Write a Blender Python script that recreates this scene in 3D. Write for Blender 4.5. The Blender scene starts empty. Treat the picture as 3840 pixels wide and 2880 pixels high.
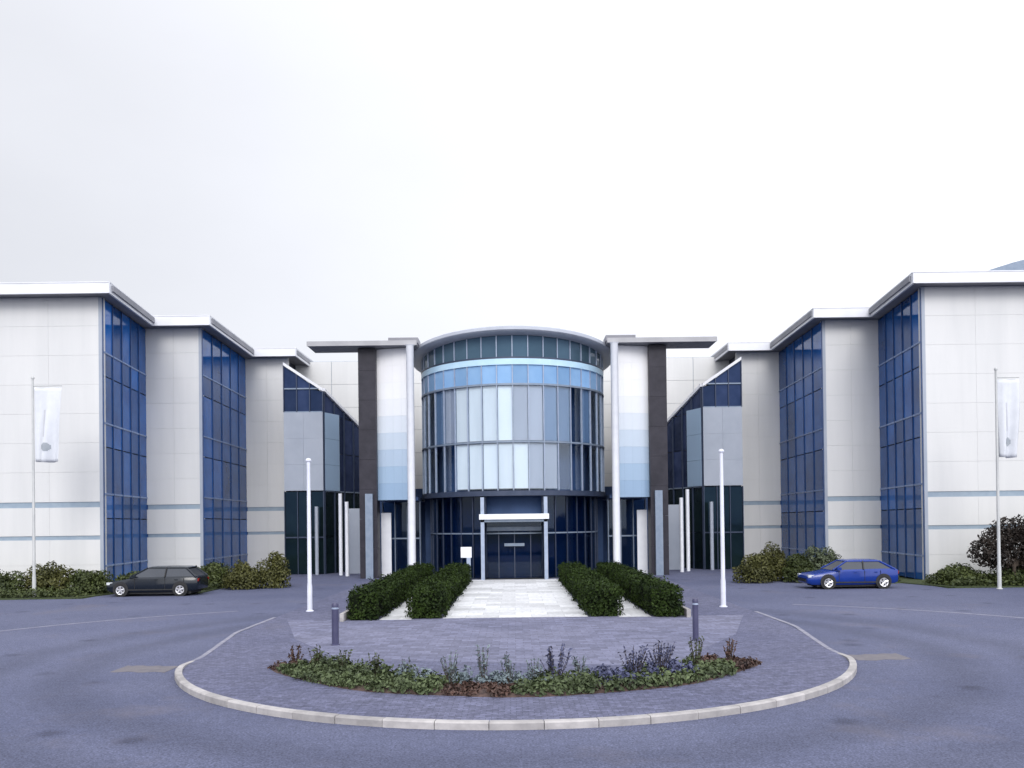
import bpy, bmesh, math, random
import numpy as np
from mathutils import Vector, Matrix
R = math.radians
rnd = random.Random(7)
scene = bpy.context.scene
COL = scene.collection

# ------------------------------------------------------------------ camera
cam_d = bpy.data.cameras.new('camera')
cam = bpy.data.objects.new('camera', cam_d); COL.objects.link(cam)
cam_d.sensor_width = 36; cam_d.lens = 29.9
cam_d.shift_x = -0.002; cam_d.shift_y = 0.1290
cam_d.clip_start = 0.1; cam_d.clip_end = 3000
cam.matrix_world = Matrix.Translation((0, 0, 3.4)) @ Matrix.Rotation(R(90.5), 4, 'X') @ Matrix.Rotation(R(-0.70), 4, 'Z')
scene.camera = cam

# ------------------------------------------------------------------ light and exposure
SUN_EL, SUN_AZ = R(36), R(179)         # azimuth clockwise from +Y: veiled sun high behind the camera
scene.view_settings.view_transform = 'Standard'; scene.view_settings.look = 'None'
scene.view_settings.gamma = 1; scene.view_settings.use_curve_mapping = False
scene.view_settings.exposure = 0.10
world = bpy.data.worlds.new('World'); scene.world = world; world.use_nodes = True
wt = world.node_tree; wt.nodes.clear()
def wn(t, **kw):
    n = wt.nodes.new(t)
    for k, v in kw.items(): setattr(n, k, v)
    return n
def wmath(op, a, b=None):
    n = wn('ShaderNodeMath', operation=op)
    for i, v in enumerate((a, b)):
        if v is None: continue
        if hasattr(v, 'is_linked'): wt.links.new(v, n.inputs[i])
        else: n.inputs[i].default_value = v
    return n.outputs[0]
out = wn('ShaderNodeOutputWorld'); bg = wn('ShaderNodeBackground'); bg.inputs[1].default_value = 0.086
sky = wn('ShaderNodeTexSky'); sky.sky_type = 'NISHITA'; sky.sun_disc = False
sky.sun_elevation = SUN_EL; sky.sun_rotation = SUN_AZ; sky.air_density = 1.0; sky.dust_density = 2.0
tc = wn('ShaderNodeTexCoord'); nrm = wn('ShaderNodeVectorMath', operation='NORMALIZE')
wt.links.new(tc.outputs['Generated'], nrm.inputs[0])
sep = wn('ShaderNodeSeparateXYZ'); wt.links.new(nrm.outputs[0], sep.inputs[0])
zc = wmath('MAXIMUM', sep.outputs['Z'], 0.0)
dotn = wn('ShaderNodeVectorMath', operation='DOT_PRODUCT'); wt.links.new(nrm.outputs[0], dotn.inputs[0])
dotn.inputs[1].default_value = (math.sin(SUN_AZ)*math.cos(SUN_EL), math.cos(SUN_AZ)*math.cos(SUN_EL), math.sin(SUN_EL))
d2 = wmath('POWER', wmath('MAXIMUM', dotn.outputs['Value'], 0.0), 2.0)
noi = wn('ShaderNodeTexNoise'); noi.inputs['Scale'].default_value = 1.6; noi.inputs['Detail'].default_value = 6; noi.inputs['Roughness'].default_value = .5
mp = wn('ShaderNodeMapping'); mp.inputs['Scale'].default_value = (1, 1, 2.2); mp.inputs['Location'].default_value = (3.1, .4, .2)
wt.links.new(nrm.outputs[0], mp.inputs[0]); wt.links.new(mp.outputs[0], noi.inputs['Vector'])
cl = wmath('MULTIPLY', wmath('SUBTRACT', noi.outputs['Fac'], 0.5), 3.0)
# CIE overcast: brighter towards the zenith, plus a glow round the veiled sun, added to fill recessed walls
side = wmath('MULTIPLY', sep.outputs['X'], 4.6)          # the cover thins towards the right
lum = wmath('ADD', wmath('ADD', wmath('ADD', wmath('ADD', wmath('MULTIPLY', zc, 3.6), 11.0), wmath('MULTIPLY', d2, 12.0)), cl), side)
vm = wn('ShaderNodeVectorMath', operation='SCALE'); vm.inputs[0].default_value = (.968, .985, 1.05)
wt.links.new(lum, vm.inputs['Scale'])
mix = wn('ShaderNodeMix', data_type='RGBA'); mix.inputs['Factor'].default_value = .92
wt.links.new(sky.outputs[0], mix.inputs['A']); wt.links.new(vm.outputs[0], mix.inputs['B'])
wt.links.new(mix.outputs['Result'], bg.inputs[0]); wt.links.new(bg.outputs[0], out.inputs[0])
sun_d = bpy.data.lights.new('sun', 'SUN'); sun_d.energy = 1.5; sun_d.angle = R(26); sun_d.color = (1, .97, .93)
sun = bpy.data.objects.new('sun', sun_d); COL.objects.link(sun)
sun.rotation_euler = (R(90) - SUN_EL, 0, math.pi - SUN_AZ)
scene.cycles.max_bounces = 8; scene.cycles.transparent_max_bounces = 12
scene.cycles.caustics_reflective = False; scene.cycles.caustics_refractive = False

# ------------------------------------------------------------------ materials
def new_mat(name):
    m = bpy.data.materials.new(name); m.use_nodes = True
    return m, m.node_tree, m.node_tree.nodes['Principled BSDF']
def noise_mat(name, c1, c2, scale=4, rough=.7, metallic=0, detail=5, bump=0, bump_scale=None, spec=.5, rnd_amt=0, lo=.35, hi=.65, mapping=(1,1,1), rough_var=0):
    m, t, p = new_mat(name); L = t.links.new
    co = t.nodes.new('ShaderNodeTexCoord'); ma = t.nodes.new('ShaderNodeMapping'); ma.inputs['Scale'].default_value = mapping
    geo = t.nodes.new('ShaderNodeNewGeometry')
    L(geo.outputs['Position'], ma.inputs[0])
    n = t.nodes.new('ShaderNodeTexNoise'); n.inputs['Scale'].default_value = scale; n.inputs['Detail'].default_value = detail; n.inputs['Roughness'].default_value = .6
    L(ma.outputs[0], n.inputs['Vector'])
    r = t.nodes.new('ShaderNodeValToRGB'); r.color_ramp.elements[0].position = lo; r.color_ramp.elements[1].position = hi
    r.color_ramp.elements[0].color = (*c1, 1); r.color_ramp.elements[1].color = (*c2, 1)
    L(n.outputs['Fac'], r.inputs[0]); colr = r.outputs[0]
    if rnd_amt:
        oi = t.nodes.new('ShaderNodeObjectInfo'); mr = t.nodes.new('ShaderNodeMapRange')
        mr.inputs['To Min'].default_value = 1 - rnd_amt; mr.inputs['To Max'].default_value = 1 + rnd_amt
        L(oi.outputs['Random'], mr.inputs['Value'])
        sc = t.nodes.new('ShaderNodeVectorMath'); sc.operation = 'SCALE'; L(colr, sc.inputs[0]); L(mr.outputs[0], sc.inputs['Scale']); colr = sc.outputs[0]
    L(colr, p.inputs['Base Color'])
    p.inputs['Roughness'].default_value = rough; p.inputs['Metallic'].default_value = metallic; p.inputs['Specular IOR Level'].default_value = spec
    if bump:
        n2 = t.nodes.new('ShaderNodeTexNoise'); n2.inputs['Scale'].default_value = bump_scale or scale*6; n2.inputs['Detail'].default_value = 4
        L(geo.outputs['Position'], n2.inputs['Vector'])
        b = t.nodes.new('ShaderNodeBump'); b.inputs['Strength'].default_value = bump; b.inputs['Distance'].default_value = .02
        L(n2.outputs['Fac'], b.inputs['Height']); L(b.outputs[0], p.inputs['Normal'])
    return m

def ground_mat(name, c1, c2, big=.09, fine=14, fine_amt=.35, blotch=None, block=None, tracks=False):
    """Large soft patches times fine grain; optional block joints; optional tan wear patches."""
    m, t, p = new_mat(name); L = t.links.new
    geo = t.nodes.new('ShaderNodeNewGeometry')
    def noise(scale, detail=4, rough=.6):
        n = t.nodes.new('ShaderNodeTexNoise'); n.inputs['Scale'].default_value = scale; n.inputs['Detail'].default_value = detail; n.inputs['Roughness'].default_value = rough
        L(geo.outputs['Position'], n.inputs['Vector']); return n.outputs['Fac']
    def ramp(x, a, b, pa, pb):
        r = t.nodes.new('ShaderNodeValToRGB'); e = r.color_ramp.elements
        e[0].position = pa; e[1].position = pb; e[0].color = (*a, 1); e[1].color = (*b, 1); L(x, r.inputs[0]); return r.outputs[0]
    col = ramp(noise(big, 6, .65), c1, c2, .34, .66)
    def mul(a, b):
        x = t.nodes.new('ShaderNodeMix'); x.data_type = 'RGBA'; x.blend_type = 'MULTIPLY'; x.inputs['Factor'].default_value = 1
        L(a, x.inputs['A']); L(b, x.inputs['B']); return x.outputs['Result']
    lo = 1 - fine_amt; hi = 1 + fine_amt
    col = mul(col, ramp(noise(fine, 3, .75), (lo,)*3, (hi,)*3, .36, .64))
    col = mul(col, ramp(noise(5.5, 5, .75), (.86,)*3, (1.14,)*3, .36, .64))
    if blotch:
        x = t.nodes.new('ShaderNodeMix'); x.data_type = 'RGBA'; L(col, x.inputs['A']); x.inputs['B'].default_value = (*blotch, 1)
        f = ramp(noise(.23, 5, .7), (0,)*3, (.5,)*3, .56, .72); L(f, x.inputs['Factor']); col = x.outputs['Result']
    if tracks:                                   # tyre wear round the turning circle and odd oil drips
        ds = t.nodes.new('ShaderNodeVectorMath'); ds.operation = 'DISTANCE'; L(geo.outputs['Position'], ds.inputs[0]); ds.inputs[1].default_value = (0, 23, 0)
        wob = t.nodes.new('ShaderNodeMath'); wob.operation = 'MULTIPLY_ADD'; L(noise(.25, 3), wob.inputs[0]); wob.inputs[1].default_value = 1.6; L(ds.outputs['Value'], wob.inputs[2])
        r = t.nodes.new('ShaderNodeValToRGB'); r.color_ramp.interpolation = 'EASE'; mr = t.nodes.new('ShaderNodeMapRange'); mr.inputs['From Min'].default_value = 9; mr.inputs['From Max'].default_value = 20; L(wob.outputs[0], mr.inputs['Value'])
        e = r.color_ramp.elements; e[0].position = 0; e[0].color = (1.06,1.05,1.03,1); e[1].position = 1; e[1].color = (1.04,1.04,1.04,1)
        for ps, v in ((.14,1.06),(.24,.86),(.33,1.08),(.42,.88),(.55,1.1)): q = e.new(ps); q.color = (v,v,v,1)
        L(mr.outputs[0], r.inputs[0]); col = mul(col, r.outputs[0])
        vo = t.nodes.new('ShaderNodeTexVoronoi'); vo.inputs['Scale'].default_value = .55; L(geo.outputs['Position'], vo.inputs['Vector'])
        col = mul(col, ramp(vo.outputs['Distance'], (.62,.62,.64), (1,1,1), .05, .20))
    if block:
        bt = t.nodes.new('ShaderNodeTexBrick'); bt.inputs['Scale'].default_value = 1; bt.inputs['Brick Width'].default_value = block[0]; bt.inputs['Row Height'].default_value = block[1]
        bt.inputs['Mortar Size'].default_value = .006; bt.inputs['Color1'].default_value = (.8,.8,.8,1); bt.inputs['Color2'].default_value = (1.18,1.18,1.18,1); bt.inputs['Mortar'].default_value = (.55,.55,.55,1)
        L(geo.outputs['Position'], bt.inputs['Vector']); col = mul(col, bt.outputs['Color'])
    L(col, p.inputs['Base Color']); p.inputs['Roughness'].default_value = .85; p.inputs['Specular IOR Level'].default_value = .3
    b = t.nodes.new('ShaderNodeBump'); b.inputs['Strength'].default_value = .5; b.inputs['Distance'].default_value = .01
    L(noise(60, 2), b.inputs['Height']); L(b.outputs[0], p.inputs['Normal'])
    return m

def glass_mat(name, tint, refl=1.0, rough=.02, base=.04):
    """Clear architectural glazing: a tinted pane you see through plus its reflection."""
    m, t, p = new_mat(name); t.nodes.remove(p); L = t.links.new
    o = t.nodes['Material Output']
    tr = t.nodes.new('ShaderNodeBsdfTransparent'); tr.inputs[0].default_value = (*tint, 1)
    gl = t.nodes.new('ShaderNodeBsdfGlossy'); gl.inputs['Roughness'].default_value = rough; gl.inputs['Color'].default_value = (.85, .93, 1, 1)
    geo = t.nodes.new('ShaderNodeNewGeometry'); dt = t.nodes.new('ShaderNodeVectorMath'); dt.operation = 'DOT_PRODUCT'
    L(geo.outputs['Normal'], dt.inputs[0]); L(geo.outputs['Incoming'], dt.inputs[1])
    def mth(op, x, v=None, c=None):
        n = t.nodes.new('ShaderNodeMath'); n.operation = op; L(x, n.inputs[0])
        if v is not None: n.inputs[1].default_value = v
        if c is not None: n.inputs[2].default_value = c
        return n.outputs[0]
    ab = mth('ABSOLUTE', dt.outputs['Value']); inv = mth('MULTIPLY_ADD', ab, -1.0, 1.0)
    a_ = mth('MULTIPLY_ADD', mth('POWER', inv, 5.0), refl*(1-base), base)
    mx = t.nodes.new('ShaderNodeMixShader'); L(a_, mx.inputs[0]); L(tr.outputs[0], mx.inputs[1]); L(gl.outputs[0], mx.inputs[2]); L(mx.outputs[0], o.inputs[0])
    return m

def solar_glass(name, c1, c2, rough=.06, spec=.5, var=.35):
    """Body-tinted, opaque-looking solar glass; each pane varies a little and waves slightly."""
    m = noise_mat(name, c1, c2, scale=.55, rough=rough, spec=spec, rnd_amt=var, lo=.3, hi=.7)
    t = m.node_tree; p = t.nodes['Principled BSDF']; p.inputs['Specular Tint'].default_value = (.28,.52,1,1); p.inputs['IOR'].default_value = 1.33
    geo = t.nodes.new('ShaderNodeNewGeometry'); n = t.nodes.new('ShaderNodeTexNoise'); n.inputs['Scale'].default_value = .9; n.inputs['Detail'].default_value = 1
    t.links.new(geo.outputs['Position'], n.inputs['Vector'])
    b = t.nodes.new('ShaderNodeBump'); b.inputs['Strength'].default_value = .12; b.inputs['Distance'].default_value = .05
    t.links.new(n.outputs['Fac'], b.inputs['Height']); t.links.new(b.outputs[0], p.inputs['Normal'])
    return m

def leaf_mat(name, c1, c2, scale=1.5, spec=.3):
    m, t, p = new_mat(name); L = t.links.new
    geo = t.nodes.new('ShaderNodeNewGeometry'); n = t.nodes.new('ShaderNodeTexNoise'); n.inputs['Scale'].default_value = scale; n.inputs['Detail'].default_value = 3
    L(geo.outputs['Position'], n.inputs['Vector'])
    mr = t.nodes.new('ShaderNodeMath'); mr.operation = 'MULTIPLY_ADD'; L(geo.outputs['Random Per Island'], mr.inputs[0]); mr.inputs[1].default_value = .5
    s = t.nodes.new('ShaderNodeMath'); s.operation = 'MULTIPLY_ADD'; L(n.outputs['Fac'], s.inputs[0]); s.inputs[1].default_value = 1.6; s.inputs[2].default_value = -.55
    L(s.outputs[0], mr.inputs[2])
    r = t.nodes.new('ShaderNodeValToRGB'); r.color_ramp.elements[0].color = (*c1, 1); r.color_ramp.elements[1].color = (*c2, 1)
    L(mr.outputs[0], r.inputs[0]); L(r.outputs[0], p.inputs['Base Color'])
    p.inputs['Roughness'].default_value = .55; p.inputs['Specular IOR Level'].default_value = spec
    return m

M = {}
M['white_clad'] = noise_mat('white_cladding', (.60,.604,.606), (.655,.655,.654), scale=.9, rough=.45, rnd_amt=.008, mapping=(1,1,.10), detail=7)
M['band'] = noise_mat('grey_blue_band', (.25,.32,.40), (.30,.37,.44), scale=2, rough=.5)
M['fascia'] = noise_mat('pale_grey_fascia', (.70,.71,.755), (.76,.77,.81), scale=.8, rough=.4)
M['canopy_edge'] = noise_mat('grey_canopy_edge', (.33,.33,.35), (.38,.38,.40), scale=1, rough=.5)
M['drum_rim'] = noise_mat('pale_blue_grey_rim', (.42,.45,.52), (.48,.51,.58), scale=.8, rough=.4)
M['soffit'] = noise_mat('grey_soffit', (.20,.20,.23), (.25,.25,.28), scale=1, rough=.6)
M['roof'] = noise_mat('roof_membrane', (.22,.23,.26), (.3,.3,.33), scale=.6, rough=.8)
M['tower_glass'] = solar_glass('blue_solar_glass', (.004,.050,.20), (.010,.095,.33))
M['link_glass'] = solar_glass('dark_blue_glass', (.012,.020,.055), (.04,.055,.12))
M['clerestory'] = solar_glass('teal_glass', (.05,.085,.12), (.07,.12,.16), var=.2)
M['spandrel'] = solar_glass('pale_blue_glass', (.20,.36,.60), (.28,.45,.68), var=.22)
M['drum_glass'] = glass_mat('clear_blue_glass', (.93,.965,.99), refl=1.0, base=.06)
M['base_glass'] = glass_mat('dark_entrance_glass', (.42,.54,.66), refl=.8, base=.025)
M['frame_dark'] = noise_mat('dark_frame_metal', (.035,.05,.09), (.05,.065,.11), scale=3, rough=.4, metallic=.3)
M['frame_blue'] = noise_mat('blue_frame_metal', (.018,.050,.15), (.026,.065,.19), scale=3, rough=.45)
M['frame_tran'] = noise_mat('pale_blue_transom', (.16,.23,.40), (.2,.28,.46), scale=3, rough=.45)
M['frame_pale'] = noise_mat('pale_frame_metal', (.30,.36,.48), (.38,.44,.56), scale=3, rough=.4, metallic=.2)
M['frame_mid'] = noise_mat('mid_frame_metal', (.18,.23,.31), (.23,.28,.36), scale=3, rough=.4, metallic=.2)
M['white_metal'] = noise_mat('white_painted_metal', (.74,.76,.82), (.80,.82,.87), scale=2, rough=.35)
M['pier'] = noise_mat('dark_polished_stone', (.022,.021,.030), (.036,.034,.046), scale=1.5, rough=.45, detail=8, spec=.25)
M['pale_panel'] = noise_mat('grey_blue_panel', (.31,.345,.415), (.36,.395,.465), scale=.5, rough=.4, rnd_amt=.02)
FADE = [(.80,.80,.82), (.78,.79,.81), (.73,.75,.79), (.62,.67,.74), (.50,.58,.68), (.40,.50,.63), (.32,.44,.59), (.27,.39,.55)]  # steps of a reflected sky fade, put into the panel base colour
for i, c in enumerate(FADE):
    M['sky_fade%d' % i] = noise_mat('sky_fade_panel', tuple(x*.97 for x in c), c, scale=.6, rough=.4-.028*i, rnd_amt=.008)
M['reflection_sheet'] = noise_mat('white_reflection', (.74,.76,.79), (.85,.86,.88), scale=.8, rough=.8, rnd_amt=.14, mapping=(1,1,.15))  # this and the blue and grey tones paint the drum's cloud reflection
M['reflection_sheet_blue'] = noise_mat('blue_reflection', (.10,.17,.30), (.14,.22,.36), scale=.8, rough=.8, rnd_amt=.1, mapping=(1,1,.15))
M['pale_band'] = noise_mat('pale_blue_band', (.42,.62,.80), (.5,.7,.86), scale=1, rough=.3)
M['under_glass'] = solar_glass('dark_teal_glass', (.004,.009,.012), (.010,.020,.022), var=.2)
M['reflection_sheet_grey'] = noise_mat('grey_reflection', (.34,.35,.42), (.42,.43,.5), scale=.8, rough=.8, rnd_amt=.1, mapping=(1,1,.15))
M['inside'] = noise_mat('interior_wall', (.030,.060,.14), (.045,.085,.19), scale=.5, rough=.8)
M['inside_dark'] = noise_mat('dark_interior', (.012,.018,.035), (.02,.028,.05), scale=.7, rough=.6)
M['road'] = ground_mat('asphalt', (.074,.083,.143), (.110,.119,.186), big=.10, fine=26, fine_amt=.45, blotch=(.135,.122,.148), tracks=True)
M['paving'] = ground_mat('block_paving', (.102,.108,.178), (.134,.138,.208), big=.12, fine=11, fine_amt=.16, blotch=(.135,.125,.15), block=(.21, .105))
M['forecourt'] = ground_mat('pale_paving', (.142,.147,.222), (.178,.181,.257), big=.15, fine=8, fine_amt=.13, block=(.45, .3))
M['path'] = ground_mat('white_concrete', (.56,.565,.58), (.63,.635,.65), big=.3, fine=6, fine_amt=.06, block=(1.2, .9))
M['line'] = noise_mat('pale_line', (.19,.19,.245), (.28,.275,.33), scale=3, rough=.8)
M['tan'] = noise_mat('tan_stone', (.125,.118,.135), (.165,.152,.165), scale=4, rough=.85)
M['kerb'] = noise_mat('kerb_concrete', (.30,.285,.285), (.42,.40,.395), scale=3, rough=.8, rnd_amt=.14, bump=.3)
M['grass'] = ground_mat('dull_grass', (.035,.05,.02), (.06,.075,.03), big=.1, fine=5, fine_amt=.4)
M['soil'] = noise_mat('bark_soil', (.035,.022,.02), (.11,.07,.06), scale=9, rough=.95, bump=.8, detail=6)
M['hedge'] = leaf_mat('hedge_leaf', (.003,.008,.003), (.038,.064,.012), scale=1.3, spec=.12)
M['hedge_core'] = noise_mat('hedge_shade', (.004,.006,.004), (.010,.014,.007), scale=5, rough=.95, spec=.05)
M['shrub'] = leaf_mat('shrub_leaf', (.016,.026,.008), (.080,.100,.028), scale=.9)
M['shrub_pale'] = leaf_mat('pale_shrub_leaf', (.030,.042,.022), (.12,.145,.085), scale=.9)
M['shrub_olive'] = leaf_mat('olive_shrub_leaf', (.03,.034,.010), (.11,.11,.03), scale=.9)
M['red_leaf'] = leaf_mat('purple_brown_leaf', (.008,.006,.005), (.034,.025,.019), scale=1.0)
M['bed_green'] = leaf_mat('bed_green_leaf', (.026,.038,.018), (.115,.150,.066), scale=1.3)
M['bed_grey'] = leaf_mat('bed_grey_leaf', (.09,.12,.14), (.21,.26,.28), scale=1.6)
M['bed_brown'] = leaf_mat('bed_brown_leaf', (.018,.010,.008), (.13,.075,.06), scale=2)
M['bed_violet'] = leaf_mat('bed_violet_leaf', (.03,.036,.08), (.11,.12,.22), scale=1.6)
M['bark'] = noise_mat('twig_bark', (.04,.03,.022), (.08,.06,.045), scale=8, rough=.9)
M['pole'] = noise_mat('pale_pole_paint', (.64,.66,.76), (.72,.74,.83), scale=1.5, rough=.4)
M['pole_grey'] = noise_mat('grey_pole_paint', (.46,.47,.47), (.54,.55,.54), scale=1.5, rough=.4)
M['flag'] = noise_mat('white_flag_cloth', (.62,.64,.68), (.67,.69,.73), scale=2, rough=.9)
M['flag_grey'] = noise_mat('grey_flag_print', (.30,.33,.37), (.38,.41,.44), scale=2, rough=.9)
M['flag_stripe'] = noise_mat('pale_flag_print', (.50,.51,.55), (.55,.56,.60), scale=2, rough=.9)
M['bollard'] = noise_mat('dark_bollard_paint', (.045,.045,.10), (.06,.06,.12), scale=4, rough=.45)
M['car_dark'] = noise_mat('near_black_car_paint', (.006,.010,.016), (.008,.012,.02), scale=1, rough=.18)
M['car_blue'] = noise_mat('royal_blue_car_paint', (.006,.030,.21), (.008,.035,.24), scale=1, rough=.2)
M['car_glass'] = noise_mat('car_glass', (.012,.018,.03), (.02,.026,.04), scale=1, rough=.04, spec=.8)
M['tyre'] = noise_mat('tyre_rubber', (.012,.012,.013), (.02,.02,.02), scale=6, rough=.85)
M['rim'] = noise_mat('alloy_rim', (.62,.62,.64), (.7,.7,.72), scale=4, rough=.3, metallic=.6)
M['lamp_red'] = noise_mat('red_lens', (.25,.01,.01), (.3,.015,.012), scale=4, rough=.2)
M['lamp_clear'] = noise_mat('clear_lens', (.55,.58,.62), (.65,.68,.7), scale=4, rough=.1)
M['black'] = noise_mat('black_plastic', (.010,.010,.012), (.016,.016,.018), scale=4, rough=.6)

# ------------------------------------------------------------------ mesh helpers
class MB:
    def __init__(s): s.v = []; s.f = []; s.mi = []; s.cur = 0
    def add(s, vs, fs):
        o = len(s.v); s.v += [tuple(v) for v in vs]; s.f += [tuple(i + o for i in f) for f in fs]; s.mi += [s.cur]*len(fs); return s
    def box(s, x0, x1, y0, y1, z0, z1):
        return s.add([(x0,y0,z0),(x1,y0,z0),(x1,y1,z0),(x0,y1,z0),(x0,y0,z1),(x1,y0,z1),(x1,y1,z1),(x0,y1,z1)],
                     [(0,3,2,1),(4,5,6,7),(0,1,5,4),(1,2,6,5),(2,3,7,6),(3,0,4,7)])
    def prism(s, pts, z0, z1):
        n = len(pts); z0 = z0 if hasattr(z0, '__len__') else [z0]*n; z1 = z1 if hasattr(z1, '__len__') else [z1]*n
        return s.add([(p[0],p[1],z0[i]) for i, p in enumerate(pts)] + [(p[0],p[1],z1[i]) for i, p in enumerate(pts)],
                     [tuple(range(n-1,-1,-1)), tuple(range(n,2*n))] + [(i,(i+1)%n,(i+1)%n+n,i+n) for i in range(n)])
    def tube(s, p0, p1, r0, r1=None, n=10):
        p0 = Vector(p0); p1 = Vector(p1); r1 = r0 if r1 is None else r1
        d = (p1-p0).normalized(); a = d.orthogonal().normalized(); b = d.cross(a)
        vs = [p0 + (a*math.cos(t)+b*math.sin(t))*r0 for t in [2*math.pi*i/n for i in range(n)]] + [p1 + (a*math.cos(t)+b*math.sin(t))*r1 for t in [2*math.pi*i/n for i in range(n)]]
        return s.add(vs, [tuple(range(n-1,-1,-1)), tuple(range(n,2*n))] + [(i,(i+1)%n,(i+1)%n+n,i+n) for i in range(n)])
    def lathe(s, prof, c=(0,0,0), n=14):
        vs = []; fs = []
        for r, z in prof: vs += [(c[0]+r*math.cos(2*math.pi*i/n), c[1]+r*math.sin(2*math.pi*i/n), c[2]+z) for i in range(n)]
        for k in range(len(prof)-1):
            for i in range(n): fs.append((k*n+i, k*n+(i+1)%n, (k+1)*n+(i+1)%n, (k+1)*n+i))
        fs.append(tuple(range(n-1,-1,-1))); fs.append(tuple(range((len(prof)-1)*n, len(prof)*n)))
        return s.add(vs, fs)
    def mesh(s, name, mats, smooth=False):
        me = bpy.data.meshes.new(name); me.from_pydata(s.v, [], s.f)
        for m in (mats if isinstance(mats, (list, tuple)) else [mats]): me.materials.append(m)
        me.polygons.foreach_set('material_index', s.mi)
        bm = bmesh.new(); bm.from_mesh(me); bmesh.ops.recalc_face_normals(bm, faces=bm.faces); bm.to_mesh(me); bm.free()
        if smooth:
            me.polygons.foreach_set('use_smooth', [True]*len(me.polygons)); me.set_sharp_from_angle(angle=R(40))
        me.update(); return me
    def build(s, name, mats, parent=None, smooth=False):
        return link(name, s.mesh(name, mats, smooth), parent)

def link(name, data, parent=None, loc=None, rz=None):
    o = bpy.data.objects.new(name, data); COL.objects.link(o)
    if parent is not None: o.parent = parent
    if loc is not None: o.location = loc
    if rz is not None: o.rotation_euler = (0, 0, rz)
    return o
def tag(o, label, cat, group=None):
    o['label'] = label; o['category'] = cat
    if group: o['group'] = group
    return o
def thing(name, label, cat, loc=(0,0,0), rz=0, group=None):
    o = bpy.data.objects.new(name, None); COL.objects.link(o); o.location = loc; o.rotation_euler = (0,0,rz); o.empty_display_size = .3
    return tag(o, label, cat, group)
def structure(o): o['kind'] = 'structure'; return o
def copy_tree(o, parent=None):
    c = o.copy(); COL.objects.link(c)
    if parent is not None: c.parent = parent
    for ch in list(o.children): copy_tree(ch, c)
    return c

def leaves(pts, nrms, size, rng, aspect=.55, droop=0.6):
    """pts, nrms (n,3) -> bent leaf quads (two triangles folded along the midrib)."""
    n = len(pts); sz = size*(.6 + .8*rng.random(n))[:, None]
    nr = nrms + droop*rng.normal(size=(n,3)); nr /= np.linalg.norm(nr, axis=1)[:, None] + 1e-9
    a = rng.normal(size=(n,3)); a -= nr*(a*nr).sum(1)[:, None]; a /= np.linalg.norm(a, axis=1)[:, None] + 1e-9
    b = np.cross(nr, a)
    fold = nr*sz*.18
    p0 = pts - a*sz*.5; p2 = pts + a*sz*.5; p1 = pts + b*sz*aspect*.5 + fold; p3 = pts - b*sz*aspect*.5 + fold
    V = np.stack([p0,p1,p2,p3], 1).reshape(-1,3)
    i = np.arange(n)*4
    F = np.concatenate([np.stack([i,i+1,i+2],1), np.stack([i,i+2,i+3],1)])
    return V, F
def leaf_object(name, chunks, mats, parent=None):
    """chunks: list of (V, F, material index)"""
    off = 0; VV = []; FF = []; MI = []
    for V, F, mi in chunks:
        VV.append(V); FF.append(F + off); MI.append(np.full(len(F), mi)); off += len(V)
    V = np.concatenate(VV); F = np.concatenate(FF); MI = np.concatenate(MI)
    me = bpy.data.meshes.new(name)
    me.vertices.add(len(V)); me.vertices.foreach_set('co', V.astype(np.float32).ravel())
    me.loops.add(F.size); me.loops.foreach_set('vertex_index', F.astype(np.int32).ravel())
    me.polygons.add(len(F)); me.polygons.foreach_set('loop_start', np.arange(0, F.size, 3, dtype=np.int32))
    me.polygons.foreach_set('material_index', MI.astype(np.int32))
    for m in mats: me.materials.append(m)
    me.update(calc_edges=True); me.validate()
    return link(name, me, parent)

# ------------------------------------------------------------------ ground
g = MB(); g.add([(-900,-300,-.06),(900,-300,-.06),(900,1500,-.06),(-900,1500,-.06)], [(0,1,2,3)])
structure(g.build('ground', M['grass']))
g = MB(); g.add([(-70,-40,0),(70,-40,0),(70,41.3,0),(-70,41.3,0)], [(0,1,2,3)]); g.add([(-21,41.3,0),(21,41.3,0),(21,66,0),(-21,66,0)], [(0,1,2,3)])
structure(g.build('road', M['road']))

# turning island: round nose, straight sides, surface ramps down to flush
CY, RI = 22.32, 8.3
def half_w(y): return RI + .75*min(1, (y-CY)/5) if y >= CY else math.sqrt(max(0, RI*RI - (CY-y)**2))
def isl_z(y): return .012 if y > 22 else (.12 if y < 18.8 else .12 - .108*(y-18.8)/3.2)
ys = [CY - RI*math.cos(R(a)) for a in range(3, 91, 3)] + [26, 30, 34, 40, 46, 52, 57.5]
g = MB(); NX = 12
vs = []; fs = []
for y in ys:
    w = half_w(y) - .14
    vs += [(-w + 2*w*i/NX, y + (.06 if y < CY else 0), isl_z(y)) for i in range(NX+1)]
for j in range(len(ys)-1):
    for i in range(NX): a = j*(NX+1)+i; fs.append((a, a+1, a+NX+2, a+NX+1))
g.add(vs, fs); structure(g.build('island_paving', M['paving']))
# forecourt of paler slabs between bed and hedges, a hair above the paving
g = MB(); a0 = [(CY - 4.75*math.cos(t), 4.75*math.sin(t)) for t in [R(x) for x in range(-88, 89, 8)]]
pts = [(x, y) for y, x in a0] + [(6.6, 25.5), (8.2, 30.6), (-8.2, 30.6), (-6.6, 25.5)]
g.prism(pts, [isl_z(p[1]) - .02 for p in pts], [isl_z(p[1]) + .005 for p in pts]); structure(g.build('forecourt', M['forecourt']))
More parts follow.
